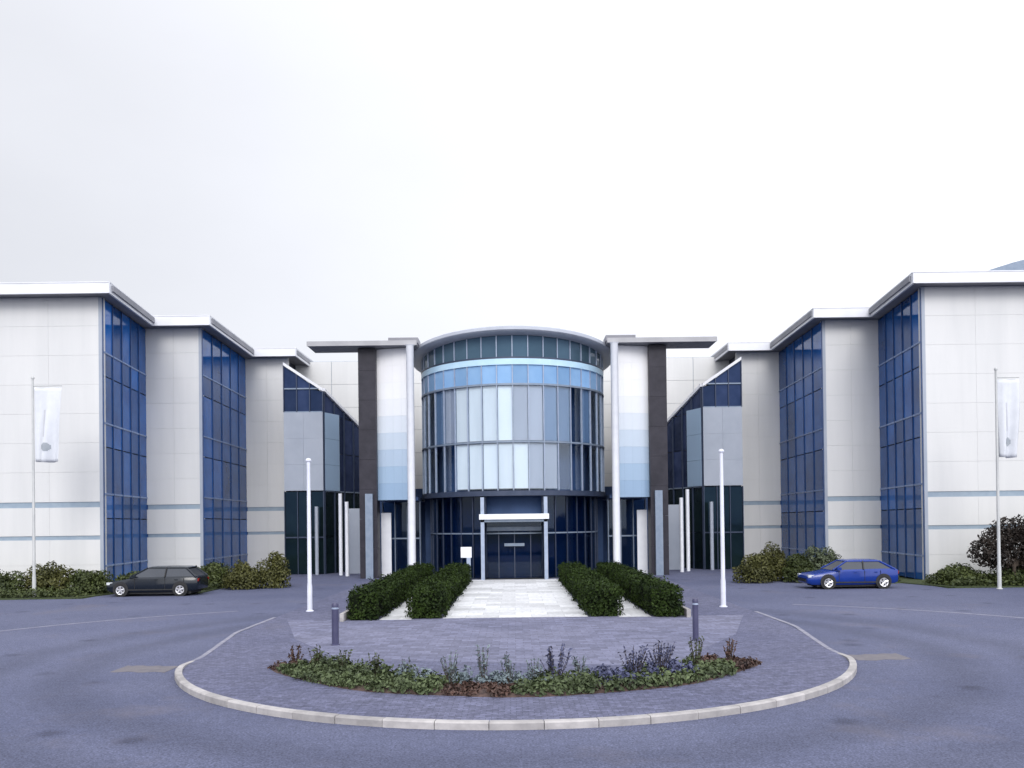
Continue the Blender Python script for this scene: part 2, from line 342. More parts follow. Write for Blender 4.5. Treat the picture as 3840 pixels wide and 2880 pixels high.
# kerb stones round the nose and along the sides
kerb = structure(link('island_kerb', None)); 
def kerb_pt(s):                       # s: arc length from the nose tip, sign = side
    q = RI*math.pi/2; sg = 1 if s >= 0 else -1; s = abs(s)
    if s <= q: t = s/RI; return Vector((sg*RI*math.sin(t), CY - RI*math.cos(t))), Vector((sg*math.sin(t), -math.cos(t)))
    y = CY + s - q; return Vector((sg*half_w(y), y)), Vector((sg, 0))
def kz(y): return .135 if y < 18.6 else (.135 if y < 20.0 else (.02 if y > 21.6 else .135 - .115*(y-20.0)/1.6))
L0 = .915
for k in range(-24, 25):
    s0, s1 = (k-.5)*L0 + .006, (k+.5)*L0 - .006
    pa = []; 
    for s in (s0, (s0+s1)/2, s1): pa.append(kerb_pt(s))
    jit = rnd.uniform(-.006, .006); m = MB()
    vs = []
    for p, n in pa:
        o = p + n*(.0+jit); i = p - n*(.155); z = kz(p.y) + jit*.5
        vs += [(i.x,i.y,-.05),(i.x,i.y,z),(o.x-n.x*.025,o.y-n.y*.025,z),(o.x,o.y,z-.025),(o.x,o.y,-.05)]
    fs = [(0,1,2,3,4),(10,14,13,12,11)]
    for j in (0, 5):
        for q in range(5): fs.append((j+q, j+5+q, j+5+(q+1)%5, j+(q+1)%5))
    m.add(vs, fs); m.build('kerb_stone', M['kerb'] if pa[1][0].y < 21.2 else M['line'], kerb)
# sand coloured dropped strips where the kerb runs out to the road on either side
for s in (-1, 1):
    g = MB(); y0 = 20.45 if s < 0 else 20.9
    n = 10; top = []; bot = []
    for i in range(n+1):
        x = 8.25 + 1.35*i/n; top.append((s*x, y0 + .42 + .05*math.sin(i*1.9) + .02*i)); bot.append((s*x, y0 - .42*(1-.035*i) + .06*math.sin(i*1.3+s)))
    g.prism(bot + top[::-1], -.02, .006); structure(g.build('dropped_crossing', M['tan']))
# outer channel line of the turning circle
for s in (-1, 1):
    g = MB(); vs = []; n = 26
    for i in range(n+1):
        a = R(4 + 50*i/n)
        for r in (18.95, 19.12): vs.append((s*r*math.cos(a), CY + r*math.sin(a)*.78, .005))
    g.add(vs, [(2*i,2*i+1,2*i+3,2*i+2) for i in range(n)]); structure(g.build('channel_line', M['line']))
# white path and the two narrow strips between hedge rows
g = MB()
for x0, x1, y0, y1 in ((-2.62, 2.62, 30.7, 51.6),): g.prism([(x0,y0),(x1,y0),(x1,y1),(x0,y1)], -.02, .022)
structure(g.build('entrance_path', M['path']))
for s in (-1, 1):
    g = MB(); x0, x1 = sorted((s*3.72, s*4.86)); g.prism([(x0,30.4),(x1,30.4),(x1,50.4),(x0,50.4)], -.02, .022)
    structure(g.build('side_path', M['path']))
# planting strips in front of the wings
for s in (-1, 1):
    g = MB(); g.prism([(s*16.2,43.6),(s*20.4,44.9),(s*21.4,41.35),(s*40,40.6),(s*40,46.6),(s*22.3,46.6),(s*16.2,60)], -.05, .05); structure(g.build('planting_strip', M['grass']))

# ------------------------------------------------------------------ the building
B = thing('office_building', 'white clad office block with blue glass towers stepping back to a round glass entrance drum', 'building', (0, 46.5, 0))
B_off = Vector((0, -46.5, 0))
def part(name, parent=None):
    """group Empty for a composite part (drawn parts hang below it)"""
    o = bpy.data.objects.new(name, None); COL.objects.link(o); o.parent = B if parent is None else parent; o.empty_display_size = .2
    if parent is None: o.location = B_off
    return o
def bpart(mb, name, mat, smooth=False):
    o = mb.build(name, mat, B, smooth); o.location = B_off; return o
H = 16.1
ROWS = [(.03,1.42),(1.42,2.80),'b',(3.02,4.57),'b',(4.87,6.5),(6.5,8.1),(8.1,9.7),(9.7,11.3),(11.3,12.9),(12.9,14.5),(14.5,H-.02)]
def clad_wall(A, C, width, label=None):
    """frontal wall from A to C (plan), a solid backing with separate panels 12 mm apart and two recessed bands"""
    A = Vector(A); C = Vector(C); d = (C-A); Ln = d.length; d.normalize(); n = Vector((d.y, -d.x))
    if n.y > 0: n = -n
    b = MB(); q = [A - n*.0, C - n*.0, C - n*.35, A - n*.35]; b.prism([(p.x,p.y) for p in q], 0, H)
    wall = bpart(b, 'cladding_wall', M['white_clad'])
    for z0, z1 in ((2.80, 3.02), (4.57, 4.87)):
        q = [A + n*.0 , C + n*.0, C + n*.012, A + n*.012]; MB().prism([(p.x,p.y) for p in q], z0, z1).build('band', M['band'], wall)
    nc = max(1, round(Ln/width)); w = Ln/nc
    for r in ROWS:
        if r == 'b': continue
        me = MB().box(-w/2+.0035, w/2-.0035, -.045, -.001, r[0]+.0035, r[1]-.0035).mesh('cladding_panel', M['white_clad'])
        for i in range(nc):
            c = A + d*(w*(i+.5)); o = link('cladding_panel', me, wall, (c.x, c.y, 0), math.atan2(d.y, d.x) if d.x > 0 else math.atan2(-d.y, -d.x))
    return wall

def curtain(A, C, cols, zs, glass, name='curtain_wall', frame=None, tran=None, top=None, mull=.055, skip=None, tran_rows=None, depth=.13):
    """glazed wall from A to C: every pane, mullion and transom its own object. top: (zA, zC) rakes the head."""
    A = Vector(A); C = Vector(C); d = C-A; Ln = d.length; d.normalize(); ang = math.atan2(d.y, d.x)
    n = Vector((d.y, -d.x))                      # outward: to the right of A->C
    root = part(name); w = Ln/cols; frame = frame or M['frame_dark']; tran = tran or M['frame_pale']
    ht = (lambda u: 1e9) if top is None else (lambda u: top[0] + (top[1]-top[0])*u/Ln)
    cache = {}
    for i in range(cols):
        for j in range(len(zs)-1):
            if skip and skip(i, j): continue
            a, b = zs[j], zs[j+1]; u0, u1 = i*w, (i+1)*w
            t0, t1 = min(b, ht(u0)), min(b, ht(u1))
            if max(t0, t1) <= a + .1: continue
            gm = glass[j] if isinstance(glass, (list, tuple)) else glass
            t0 = max(t0, a+.08); t1 = max(t1, a+.08)
            key = (round(a,3), round(t0,3), round(t1,3), gm.name)
            if key not in cache:
                m = MB(); x0, x1 = -w/2+.03, w/2-.03
                m.add([(x0,-.012,a+.03),(x1,-.012,a+.03),(x1,-.012,t1-.03),(x0,-.012,t0-.03),(x0,.012,a+.03),(x1,.012,a+.03),(x1,.012,t1-.03),(x0,.012,t0-.03)],
                      [(0,1,2,3),(4,7,6,5),(0,4,5,1),(1,5,6,2),(2,6,7,3),(3,7,4,0)])
                cache[key] = m.mesh('glass_pane', gm)
            c = A + d*((u0+u1)/2); link('glass_pane', cache[key], root, (c.x, c.y, 0), ang)
    for i in range(cols+1):
        u = i*w; c = A + d*u; zt = min(zs[-1], ht(u))
        if skip and i > 0 and i < cols and skip(i, 0) and skip(i-1, 0): continue
        MB().box(-mull/2, mull/2, -depth, .06, zs[0], zt).build('mullion', frame, root).location = (c.x, c.y, 0)
        root.children[-1].rotation_euler = (0, 0, ang)
    for j, z in enumerate(zs):
        if tran_rows is not None and j not in tran_rows: continue
        ue = Ln if top is None or z <= top[1] else max(0, (top[0]-z)/(top[0]-top[1])*Ln)
        if ue < .3: continue
        o = MB().box(0, ue, -min(.09, depth-.012), .05, z-.045, z+.045).build('transom', tran, root); o.location = (A.x, A.y, 0); o.rotation_euler = (0,0,ang)
    return root

for s in (-1, 1):
    S = lambda x, y: (s*x, y)
    P1o, P1 = S(40, 46.5), S(22.45, 46.5)
    P2o, P2 = S(23.3, 54.0), S(19.75, 54.0)
    P3o, P3 = S(20.1, 64.0), S(16.9, 64.0)
    # solid bodies behind the faces
    m = MB(); m.prism([S(40,46.86), S(22.75,46.86), S(23.75,54.36), S(20.1,54.36), S(20.5,64.36), S(17.2,64.36), S(17.2,84), S(40,84)], 0, H-.01)
    bpart(m, 'wing_body', M['inside_dark'])
    clad_wall(P1o, P1, 2.9); clad_wall(P2o, P2, 1.8); clad_wall(P3o, P3, 1.6)
    zs = [0, 1.35, 3.95, 5.3, 7.9, 9.2, 11.8, 13.1, H-.05]
    for (a, b) in ((P1, P2o), (P2, P3o)):
        a = (a[0], a[1]+.02); A_, C_ = (a, b) if s < 0 else (b, a)
        curtain(A_, C_, 5, zs, M['tower_glass'], 'tower_glazing', tran_rows=(1,3,5,7), frame=M['frame_blue'], tran=M['frame_tran'], mull=.05, depth=.07)
        # pale metal corner post on the leading edge
        c = MB(); x0, x1 = sorted((a[0]-s*.02, a[0]+s*.16)); c.box(x0, x1, a[1]-.08, a[1]-.022, 0, H-.03); bpart(c, 'corner_trim', M['pale_panel'])
    # roof deck with overhang following the steps, fascia pieces
    ed = [S(40,45.55), S(21.6,45.55), S(22.45,53.05), S(18.9,53.05), S(19.25,63.05), S(16.1,63.05), S(15.9,84), S(40,84)]
    m = MB(); m.prism(ed, H, H+.10); roof = bpart(m, 'wing_roof', [M['soffit']])
    for i in range(6):
        a = Vector(ed[i]); b = Vector(ed[i+1]); d = (b-a); L = d.length; d.normalize(); n = Vector((d.y, -d.x))
        mid = (a+b)/2
        if n.dot(mid - Vector((s*32, 80))) < 0: n = -n
        q = [a - d*.02, b + d*.02, b + d*.02 - n*.12, a - d*.02 - n*.12]
        q = [p + n*.03 for p in q]
        MB().prism([(p.x,p.y) for p in q], H-.06, H+.50).build('fascia', M['fascia'], roof)
        q2 = [a + n*.05, b + n*.05, b - n*.12, a - n*.12]
        MB().prism([(p.x,p.y) for p in q2], H+.505, H+.56).build('coping', M['fascia'], roof)
    m = MB(); m.prism([(p[0]*.995, p[1]+.3) for p in ed], H+.11, H+.42); bpart(m, 'roof_deck', M['roof'])

# dark curved plant roof on the right wing
m = MB(); n = 12
prof = [(25.6 + 14*i/n, H + .75 + 1.35*math.sin(math.pi*.5*min(1, i/n*2.2))) for i in range(n+1)]
vs = [(x, 47.2, z) for x, z in prof] + [(x, 60, z) for x, z in prof] + [(x, 47.2, H+.4) for x, z in prof] + [(x, 60, H+.4) for x, z in prof]
k = n+1; fs = []
for i in range(n): fs += [(i,i+1,k+i+1,k+i), (2*k+i,2*k+i+1,i+1,i), (3*k+i,k+i,k+i+1,3*k+i+1), (2*k+i,3*k+i,3*k+i+1,2*k+i+1)]
fs += [(0,k,3*k,2*k), (n,2*k+n,3*k+n,k+n)]
bpart(m.add(vs, fs), 'plant_roof', M['frame_mid'], True)

# ---- link blocks with raked glazed heads, between wings and drum
for s in (-1, 1):
    S = lambda x, y: (s*x, y)
    a, b, c = S(16.15, 60), S(13.4, 60), S(11.5, 64.5)
    order = (lambda p, q: (p, q)) if s < 0 else (lambda p, q: (q, p))
    tp = (lambda p, q: (p, q)) if s < 0 else (lambda p, q: (q, p))
    # lower undercroft glass
    A_, C_ = order(a, b); curtain(A_, C_, 3, [0, 2.6, 5.85], M['under_glass'], 'undercroft_glazing', tran_rows=(1,), tran=M['frame_dark'])
    # pale panel band
    w = 2.75; 
    pw = part('panel_band')
    for i in range(2):
        for j in range(3):
            x0 = 13.4 + i*w/2; xs = sorted((s*(x0+.004), s*(x0+w/2-.004)))
            MB().box(xs[0], xs[1], 59.86, 60.0, 5.9+j*1.84, 5.9+(j+1)*1.84-.006).build('cladding_panel', M['pale_panel'], pw)
    A_, C_ = order(a, b); curtain(A_, C_, 3, [11.45, 13.1, 14.9], M['link_glass'], 'raked_glazing', top=tp(14.75, 12.9), tran_rows=(0,1), tran=M['frame_mid'])
    A_, C_ = order(b, c); curtain(A_, C_, 4, [0, 2.6, 5.85, 8.6, 11.2, 13.0], [M['under_glass'], M['under_glass'], M['link_glass'], M['link_glass'], M['link_glass']], 'raked_glazing', top=tp(12.9, 10.6), tran_rows=(2,), tran=M['frame_mid'])
    # bluish side panel on the receding face
    d = (Vector(c)-Vector(b)).normalized(); n = Vector((d.y, -d.x)) if s < 0 else Vector((-d.y, d.x))
    for j in range(3):
        p0 = Vector(b) + d*.02; p1 = Vector(b) + d*1.75; q = [p0+n*.15, p1+n*.15, p1+n*.03, p0+n*.03]
        MB().prism([(p.x,p.y) for p in q], 5.9+j*1.84, 5.9+(j+1)*1.84-.016).build('cladding_panel', M['sky_fade6'], pw)
    # raked white capping and the white sloping roof behind it
    for p, q, z0, z1 in ((a, b, 14.75, 12.9), (b, c, 12.9, 10.6)):
        p = Vector(p); q = Vector(q); d = (q-p).normalized(); n = Vector((d.y,-d.x)) * (1 if s < 0 else -1)
        pts = [p + n*.16, q + n*.16, q - n*.25, p - n*.25]; pts = [(v.x, v.y) for v in pts]
        bpart(MB().prism(pts, [z0, z1, z1, z0], [z0+.22, z1+.22, z1+.22, z0+.22]), 'raked_capping', M['fascia'])
    m = MB(); m.prism([S(16.1,60.12), S(13.45,60.12), S(11.65,64.45), S(11.65,67), S(16.1,67)], 0, [14.7,12.85,10.55,10.5,14.6]); bpart(m, 'link_body', M['inside_dark'])
    # slim pale columns in front of the undercroft
    for x, y, z in ((13.75, 59.2, 4.75), (11.9, 58.3, 5.6), (11.25, 57.2, 5.0)):
        bpart(MB().tube((s*x,y,0), (s*x,y,z), .13, n=12), 'slim_column', M['white_metal'] if x < 13 else M['pale_panel'], True)
    xs = sorted((s*11.85, s*10.75)); bpart(MB().box(xs[0], xs[1], 60.2, 60.6, 0, 4.6), 'entrance_screen', M['pale_panel'])

# white rear wall of the hall behind the drum
rw = bpart(MB().box(-17.2, 17.2, 67.2, 67.6, 0, 16.4), 'rear_wall', M['band'])
for j in range(9):
    me = MB().box(-1.41, 1.41, 67.15, 67.195, j*1.82+.01, (j+1)*1.82-.01).mesh('cladding_panel', M['white_clad'])
    for i in range(12): link('cladding_panel', me, rw, (-15.73+2.86*i, 0, 0))
# flat canopy slabs on dark stone piers, either side of the drum
for s in (-1, 1):
    xs = sorted((s*12.95, s*6.05))
    cn = bpart(MB().box(xs[0], xs[1], 53.7, 55.9, 14.78, 15.0), 'canopy_roof', M['soffit'])
    MB().box(xs[0]-.02, xs[1]+.02, 53.62, 53.697, 14.76, 15.06).build('fascia', M['canopy_edge'], cn)
    xs2 = sorted((s*7.9, s*6.0)); MB().box(xs2[0], xs2[1], 54.2, 55.7, 15.01, 15.36).build('roof_upstand', M['soffit'], cn)
    px = 9.3*s
    pr = part('stone_pier')
    z = 0
    for k, h in enumerate((1.9, 1.9, 1.9, 1.9, 1.9, 1.9, 1.9, 1.42)):
        MB().box(px-.56, px+.56, 54.3, 55.5, z+.006, z+h-.006).build('stone_block', M['pier'], pr); z += h
    # pilaster on the pier's lower inner half
    xs3 = sorted((s*8.98, s*9.45)); bpart(MB().box(xs3[0], xs3[1], 54.0, 54.29, 0, 5.4), 'pilaster', M['frame_mid'])
    # curved wall between pier and drum: sky reflection painted as white above, blue-grey below
    fw = part('fritted_wall')
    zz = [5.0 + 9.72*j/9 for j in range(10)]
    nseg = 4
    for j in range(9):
        mat = M['sky_fade%d' % max(0, 7-j)]
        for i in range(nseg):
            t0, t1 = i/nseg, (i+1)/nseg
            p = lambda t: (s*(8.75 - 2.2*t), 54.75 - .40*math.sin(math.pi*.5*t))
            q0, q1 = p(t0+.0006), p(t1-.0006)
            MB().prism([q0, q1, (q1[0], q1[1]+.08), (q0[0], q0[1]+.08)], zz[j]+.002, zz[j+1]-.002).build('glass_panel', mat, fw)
    A_, C_ = ((-8.75, 56.8), (-6.2, 56.3)) if s < 0 else ((6.2, 56.3), (8.75, 56.8))
    curtain(A_, C_, 3, [0, 2.5, 4.95], M['base_glass'], 'side_glazing', tran_rows=(1,), tran=M['frame_mid'], frame=M['frame_mid'])
    xs4 = sorted((s*8.75, s*8.1)); bpart(MB().box(xs4[0], xs4[1], 56.0, 56.15, 0, 4.2), 'white_screen', M['white_metal'])
    bpart(MB().box(*sorted((s*10.3, s*6.2)), 61.5, 62, 0, 6), 'inner_wall', M['inside'])
    bpart(MB().box(*sorted((s*8.72, s*8.6)), 55.6, 67.1, 5.0, 14.9), 'inner_wall', M['white_clad'])
    bpart(MB().box(*sorted((s*8.7, s*6.2)), 54.9, 61.5, 4.96, 5.2), 'inner_ceiling', M['inside'])
    # slim white round column at the drum's flank
    bpart(MB().lathe([(.30,0),(.24,.05),(.24,14.6),(.3,14.69)], (s*6.42, 53.35, 0), 18), 'white_column', M['white_metal'], True)

# ---- entrance drum
DC = Vector((0, 58.0)); DR = 6.1; NB = 20
drum = part('glass_drum')
def pol(r, a): return (DC.x + r*math.sin(a), DC.y - r*math.cos(a))
levels = [(5.45, 8.40, 'drum_glass'), (8.40, 11.95, 'drum_glass'), (11.95, 13.55, 'spandrel'), (13.55, 14.62, 'clerestory')]
da = math.pi/NB; chord = 2*DR*math.sin(da/2); ap = DR*math.cos(da/2)
for z0, z1, mt in levels:
    nd = 1 if mt != 'spandrel' else 1
    me = MB().box(-chord/2+.03, chord/2-.03, -.012, .012, z0+.03, z1-.03).mesh('glass_pane', M[mt])
    for i in range(NB):
        a = -math.pi/2 + (i+.5)*da; x, y = pol(ap, a)
        if mt == 'clerestory': me = MB().box(-chord/2+.03, chord/2-.03, -.012, .012, z0+.03, 14.32 + .62*math.cos(a)).mesh('glass_pane', M[mt])
        link('glass_pane', me, drum, (x, y, 0), a)
mm = MB().box(-.035, .035, -.11, .05, 5.4, 14.62).mesh('mullion', M['frame_mid'])
for i in range(NB+1):
    a = -math.pi/2 + i*da; x, y = pol(DR, a); link('mullion', MB().box(-.026, .026, -.08, .05, 5.4, 14.31 + .62*math.cos(a)).mesh('mullion', M['frame_pale']), drum, (x, y, 0), a)
def ring(z0, z1, r0, r1, name, mat, parent, n=40, full=False):
    m = MB(); vs = []
    for i in range(n+1):
        a = (-math.pi if full else -math.pi/2) + (2*math.pi if full else math.pi)*i/n
        for r, z in ((r0,z0),(r1,z0),(r1,z1),(r0,z1)): x, y = pol(r, a); vs.append((x,y,z))
    fs = []
    for i in range(n):
        for q in range(4): fs.append((i*4+q, i*4+(q+1)%4, (i+1)*4+(q+1)%4, (i+1)*4+q))
    if not full: fs += [(0,1,2,3), (n*4+3,n*4+2,n*4+1,n*4)]
    return m.add(vs, fs).build(name, mat, parent, True)
ring(8.35, 8.45, DR-.05, DR+.10, 'transom', M['frame_mid'], drum)
ring(11.86, 11.98, DR-.05, DR+.10, 'transom', M['frame_mid'], drum)
ring(13.12, 13.49, DR-.04, DR+.09, 'pale_band', M['pale_band'], drum)
ring(13.5, 13.6, DR-.05, DR+.10, 'transom', M['frame_dark'], drum)
ring(5.1, 5.42, DR-1.0, DR+.12, 'transom', M['frame_dark'], drum)
# rim roof: thin pale disc with an overhang
def disc(r, z0, z1, name, mat, parent=None, n=48, prof=None):
    m = MB(); m.lathe(prof or [(.05,z0),(r,z0),(r,z1),(.05,z1)], (DC.x, DC.y, 0), n)
    if parent is None: return bpart(m, name, mat, True)
    return m.build(name, mat, parent, True)
def rim_z(a): return 14.30 + .62*math.cos(a)
m = MB(); n = 56; prof = [(.05,.03),(6.5,.0),(6.82,.06),(6.88,.12),(6.88,.30),(6.8,.36),(6.3,.42),(.05,.62)]; vs = []; fs = []
for r, dz in prof:
    for i in range(n):
        a = 2*math.pi*i/n; x, y = pol(r, a); vs.append((x, y, 14.30 + .62*(r/6.1)*math.cos(a) + dz))
for k in range(len(prof)-1):
    for i in range(n): fs.append((k*n+i, k*n+(i+1)%n, (k+1)*n+(i+1)%n, (k+1)*n+i))
fs += [tuple(range(n)), tuple(range((len(prof)-1)*n, len(prof)*n))]
bpart(m.add(vs, fs), 'drum_roof', M['drum_rim'], True)
disc(6.0, 13.45, 13.55, 'drum_ceiling', M['inside'])
disc(5.95, 8.34, 8.44, 'floor_slab', M['inside'])
disc(5.0, 5.15, 5.4, 'floor_slab', M['inside'])
ring(.0, 14.2, 3.2, 3.3, 'core_wall', M['inside'], drum, full=True)
ring(.0, 14.15, 5.0, 5.1, 'partition', M['inside'], drum)
for sx in (-1, 1): MB().box(*sorted((sx*5.12, sx*6.05)), 57.98, 58.08, 0, 14.15).build('partition', M['inside'], drum)
# toned sheets behind the panes imitate cloud reflections, mostly left and middle bays
def reflection_sheet(i, z0, z1, mat):
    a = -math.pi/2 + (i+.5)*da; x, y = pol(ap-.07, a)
    link('reflection_sheet', MB().box(-chord/2+.05, chord/2-.05, -.01, .01, z0, z1).mesh('reflection_sheet', mat), drum, (x, y, 0), a)
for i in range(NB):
    if 6 <= i <= 9: reflection_sheet(i, 8.5, 11.85, M['reflection_sheet']); reflection_sheet(i, 5.55, 8.3, M['reflection_sheet'])
    elif i in (10, 11): reflection_sheet(i, 8.5, 11.85, M['reflection_sheet_grey']); reflection_sheet(i, 5.55, 8.3, M['reflection_sheet_grey'] if i == 11 else M['reflection_sheet'])
    elif i == 12: reflection_sheet(i, 8.5, 11.85, M['reflection_sheet_blue']); reflection_sheet(i, 5.55, 8.3, M['reflection_sheet_grey'])
    elif i in (13, 15): reflection_sheet(i, 8.5, 11.85, M['reflection_sheet_blue'])
    elif i == 4: reflection_sheet(i, 8.5, 11.85, M['reflection_sheet_blue'])
    elif i == 5: reflection_sheet(i, 8.5, 11.85, M['reflection_sheet_grey'])
# dark recessed ground floor of the drum
base = part('drum_base'); BR = 5.6; bch = 2*BR*math.sin(da/2); bap = BR*math.cos(da/2)
for z0, z1 in ((0.05, 2.75), (2.85, 5.1)):
    me = MB().box(-bch/2+.03, bch/2-.03, -.012, .012, z0, z1).mesh('glass_pane', M['base_glass'])
    for i in range(NB):
        a = -math.pi/2 + (i+.5)*da; x, y = pol(bap, a)
        if abs(x) < 1.6: continue
        link('glass_pane', me, base, (x, y, 0), a)
mm = MB().box(-.03, .03, -.08, .05, 0, 5.1).mesh('mullion', M['frame_dark'])
for i in range(NB+1):
    a = -math.pi/2 + i*da; x, y = pol(BR, a)
    if abs(x) > 1.6: link('mullion', mm, base, (x, y, 0), a)
ring(2.76, 2.84, BR-.05, BR+.08, 'transom', M['frame_mid'], base)
bpart(MB().box(-5.5, 5.5, 60.5, 60.8, 0, 5.1), 'lobby_wall', M['inside_dark'])
disc(5.9, -.02, .018, 'lobby_floor', M['inside_dark'])
# ---- entrance portal
po = part('entrance_portal')
for s in (-1, 1):
    MB().box(*sorted((s*1.80, s*2.02)), 51.25, 51.47, .0, 5.0).build('post', M['frame_pale'], po)
    MB().box(*sorted((s*1.80, s*2.02)), 51.475, 53.2, .0, 3.6).build('side_panel', M['frame_dark'], po)
MB().box(-2.10, 2.10, 51.10, 51.248, 3.66, 3.98).build('lintel', M['white_metal'], po)
MB().box(-2.03, 2.03, 51.25, 53.1, 3.5, 3.655).build('canopy', M['frame_mid'], po)
MB().box(-1.78, 1.78, 52.75, 52.85, 2.95, 3.2).build('transom', M['frame_mid'], po)
for z0, z1 in ((3.22, 3.49),): MB().box(-1.78, 1.78, 52.78, 52.81, z0, z1).build('glass_pane', M['base_glass'], po)
for x0, x1 in ((-1.78,-1.0),(-.98,-.01),(.01,.98),(1.0,1.78)):
    d = MB().box(x0, x1, 52.78, 52.80, .04, 2.93).build('door' if abs(x0+x1) < 1.5 else 'side_light', M['base_glass'], po)
for x in (-1.78, -1.0, -.02, .98, 1.74): MB().box(x, x+.06, 52.74, 52.84, .0, 2.95).build('door_frame', M['frame_dark'], po)
MB().box(-.62, .62, 52.66, 52.7, 2.0, 2.18).build('door_panel', M['frame_mid'], po)
MB().box(-.62, .62, 54.6, 54.8, .6, 1.1).build('reception_desk', M['pale_panel'], po)
MB().box(-1.8, 1.8, 51.5, 52.7, .0, .03).build('door_mat', M['black'], po)

# small white sign left of the portal
sg = thing('entrance_sign', 'small white sign on a post left of the entrance portal', 'sign', (-2.85, 50.2, .0))
MB().box(-.32, .32, -.03, .03, 1.42, 2.05).build('sign_panel', M['white_metal'], sg)
MB().box(.02, .26, -.025, .025, 0, 1.417).build('post', M['frame_pale'], sg)

# ------------------------------------------------------------------ hedges and edging
def hedge(x0, x1, y0, y1, h, seed, label):
    rng = np.random.default_rng(seed); cx, cy = (x0+x1)/2, (y0+y1)/2
    t = thing('clipped_hedge', label, 'hedge', (cx, cy, 0), 0, 'clipped hedges along the entrance path')
    w, l = (x1-x0)/2, (y1-y0)/2
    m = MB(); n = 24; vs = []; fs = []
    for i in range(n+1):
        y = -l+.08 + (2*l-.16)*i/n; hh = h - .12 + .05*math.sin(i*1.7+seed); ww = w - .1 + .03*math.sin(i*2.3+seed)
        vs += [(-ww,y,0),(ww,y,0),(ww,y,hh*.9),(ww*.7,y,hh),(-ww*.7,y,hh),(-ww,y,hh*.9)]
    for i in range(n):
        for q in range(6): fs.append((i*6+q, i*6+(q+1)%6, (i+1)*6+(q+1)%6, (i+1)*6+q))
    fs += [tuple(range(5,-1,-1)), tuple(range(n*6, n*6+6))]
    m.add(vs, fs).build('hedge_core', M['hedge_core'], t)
    P = []; N = []
    def face(n, f, nr):
        u = rng.random((n,2)); p = f(u); b = .07*np.sin(p[:,1]*2.1+seed)+.05*np.sin(p[:,0]*5+p[:,1]*3.7)+.05*np.sin(p[:,1]*6.3+p[:,2]*4+seed*2)
        p = p + np.array(nr)*(b + rng.normal(size=n)*.055)[:,None]; P.append(p); N.append(np.tile(nr,(n,1)))
    dens = 260
    face(int(dens*2*w*2*l), lambda u: np.c_[(u[:,0]*2-1)*w, (u[:,1]*2-1)*l, np.full(len(u),h-.02)], (0,0,1.))
    for sx in (-1,1): face(int(dens*.8*h*2*l), lambda u: np.c_[np.full(len(u),sx*w), (u[:,1]*2-1)*l, .05+u[:,0]*(h-.05)], (sx*1.,0,0))
    for sy in (-1,1): face(int(dens*2.2*w*2*h), lambda u: np.c_[(u[:,0]*2-1)*w, np.full(len(u),sy*l), .05+u[:,1]*(h-.05)], (0,sy*1.,0))
    V, F = leaves(np.concatenate(P), np.concatenate(N).astype(float), .105, rng)
    leaf_object('foliage', [(V,F,0)], [M['hedge']], t)
hedge(-5.95,-4.88,30.3,50.5,1.0,1,'dark clipped hedge on the outer left of the white path, nearest the left bollard')
hedge(-3.80,-2.66,30.7,49.8,1.0,2,'dark clipped hedge lining the left edge of the wide white entrance path')
hedge(2.66,3.80,30.7,49.8,1.0,3,'dark clipped hedge lining the right edge of the wide white entrance path')
hedge(4.88,5.95,30.3,50.5,1.0,4,'dark clipped hedge on the outer right of the white path, nearest the right bollard')
for s in (-1, 1):
    t = thing('edging_kerb', 'low pale edging kerb beside the outer %s hedge' % ('left' if s < 0 else 'right'), 'kerb', (s*6.12, 30, 0), 0, 'edging kerbs outside the hedges')
    for k in range(20):
        MB().box(-.07, .07, k*1.0+.006, k*1.0+.994, 0, .30+rnd.uniform(-.006,.006)).build('kerb_stone', M['kerb'], t)

# ------------------------------------------------------------------ planted bed on the island
def arc_xy(r, a): return r*math.sin(a), CY - r*math.cos(a)
m = MB(); n = 30; vs = []; fs = []
for i in range(n+1):
    a = R(-68 + 136*i/n)
    for r, dz in ((4.85+.12*math.sin(i*1.3),-.05),(5.1,.05),(5.6,.09),(6.1,.05),(6.32+.1*math.sin(i*.9),-.05)):
        x, y = arc_xy(r, a); vs.append((x, y, isl_z(y)+dz))
for i in range(n):
    for q in range(4): fs.append((i*5+q, i*5+q+1, (i+1)*5+q+1, (i+1)*5+q))
structure(m.add(vs, fs).build('bed_soil', M['soil'], None, True))
rng = np.random.default_rng(11); chunks = []
def mound(a, r, rad, h, n, mi, size=.10):
    x, y = arc_xy(r, R(a)); d = rng.normal(size=(n,3)); d /= np.linalg.norm(d,axis=1)[:,None]; d[:,2] = np.abs(d[:,2])
    rr = (.55+.5*rng.random(n))[:,None]; p = d*rr*np.array([rad,rad,h]) + np.array([x,y,isl_z(y)+.03])
    V, F = leaves(p, d, size, rng); chunks.append((V,F,mi))
for a in np.arange(-66, 66.1, 1.6):
    for r in (5.15, 5.65, 6.05):
        aa = a + rng.uniform(-1.2,1.2); mi = 0
        brown = (-60 > a) or (-14 < a < 1 and r > 5.3) or (a > 52)
        if brown: mi = 2
        if r < 5.4 and -30 < a < 10 and not brown: mi = 1 if rng.random() < .7 else 0
        if r < 5.8 and 18 < a < 44: mi = 3 if rng.random() < .8 else 0
        if brown and rng.random() < .35: continue
        h = rng.uniform(.16,.30)*(1.25 if r < 5.4 else 1); h = h*.6 if brown else h
        mound(aa, r, rng.uniform(.16,.28), h, 70, mi, .095)
o = leaf_object('bed_planting', chunks, [M['bed_green'], M['bed_grey'], M['bed_brown'], M['bed_violet']]); o['kind'] = 'stuff'
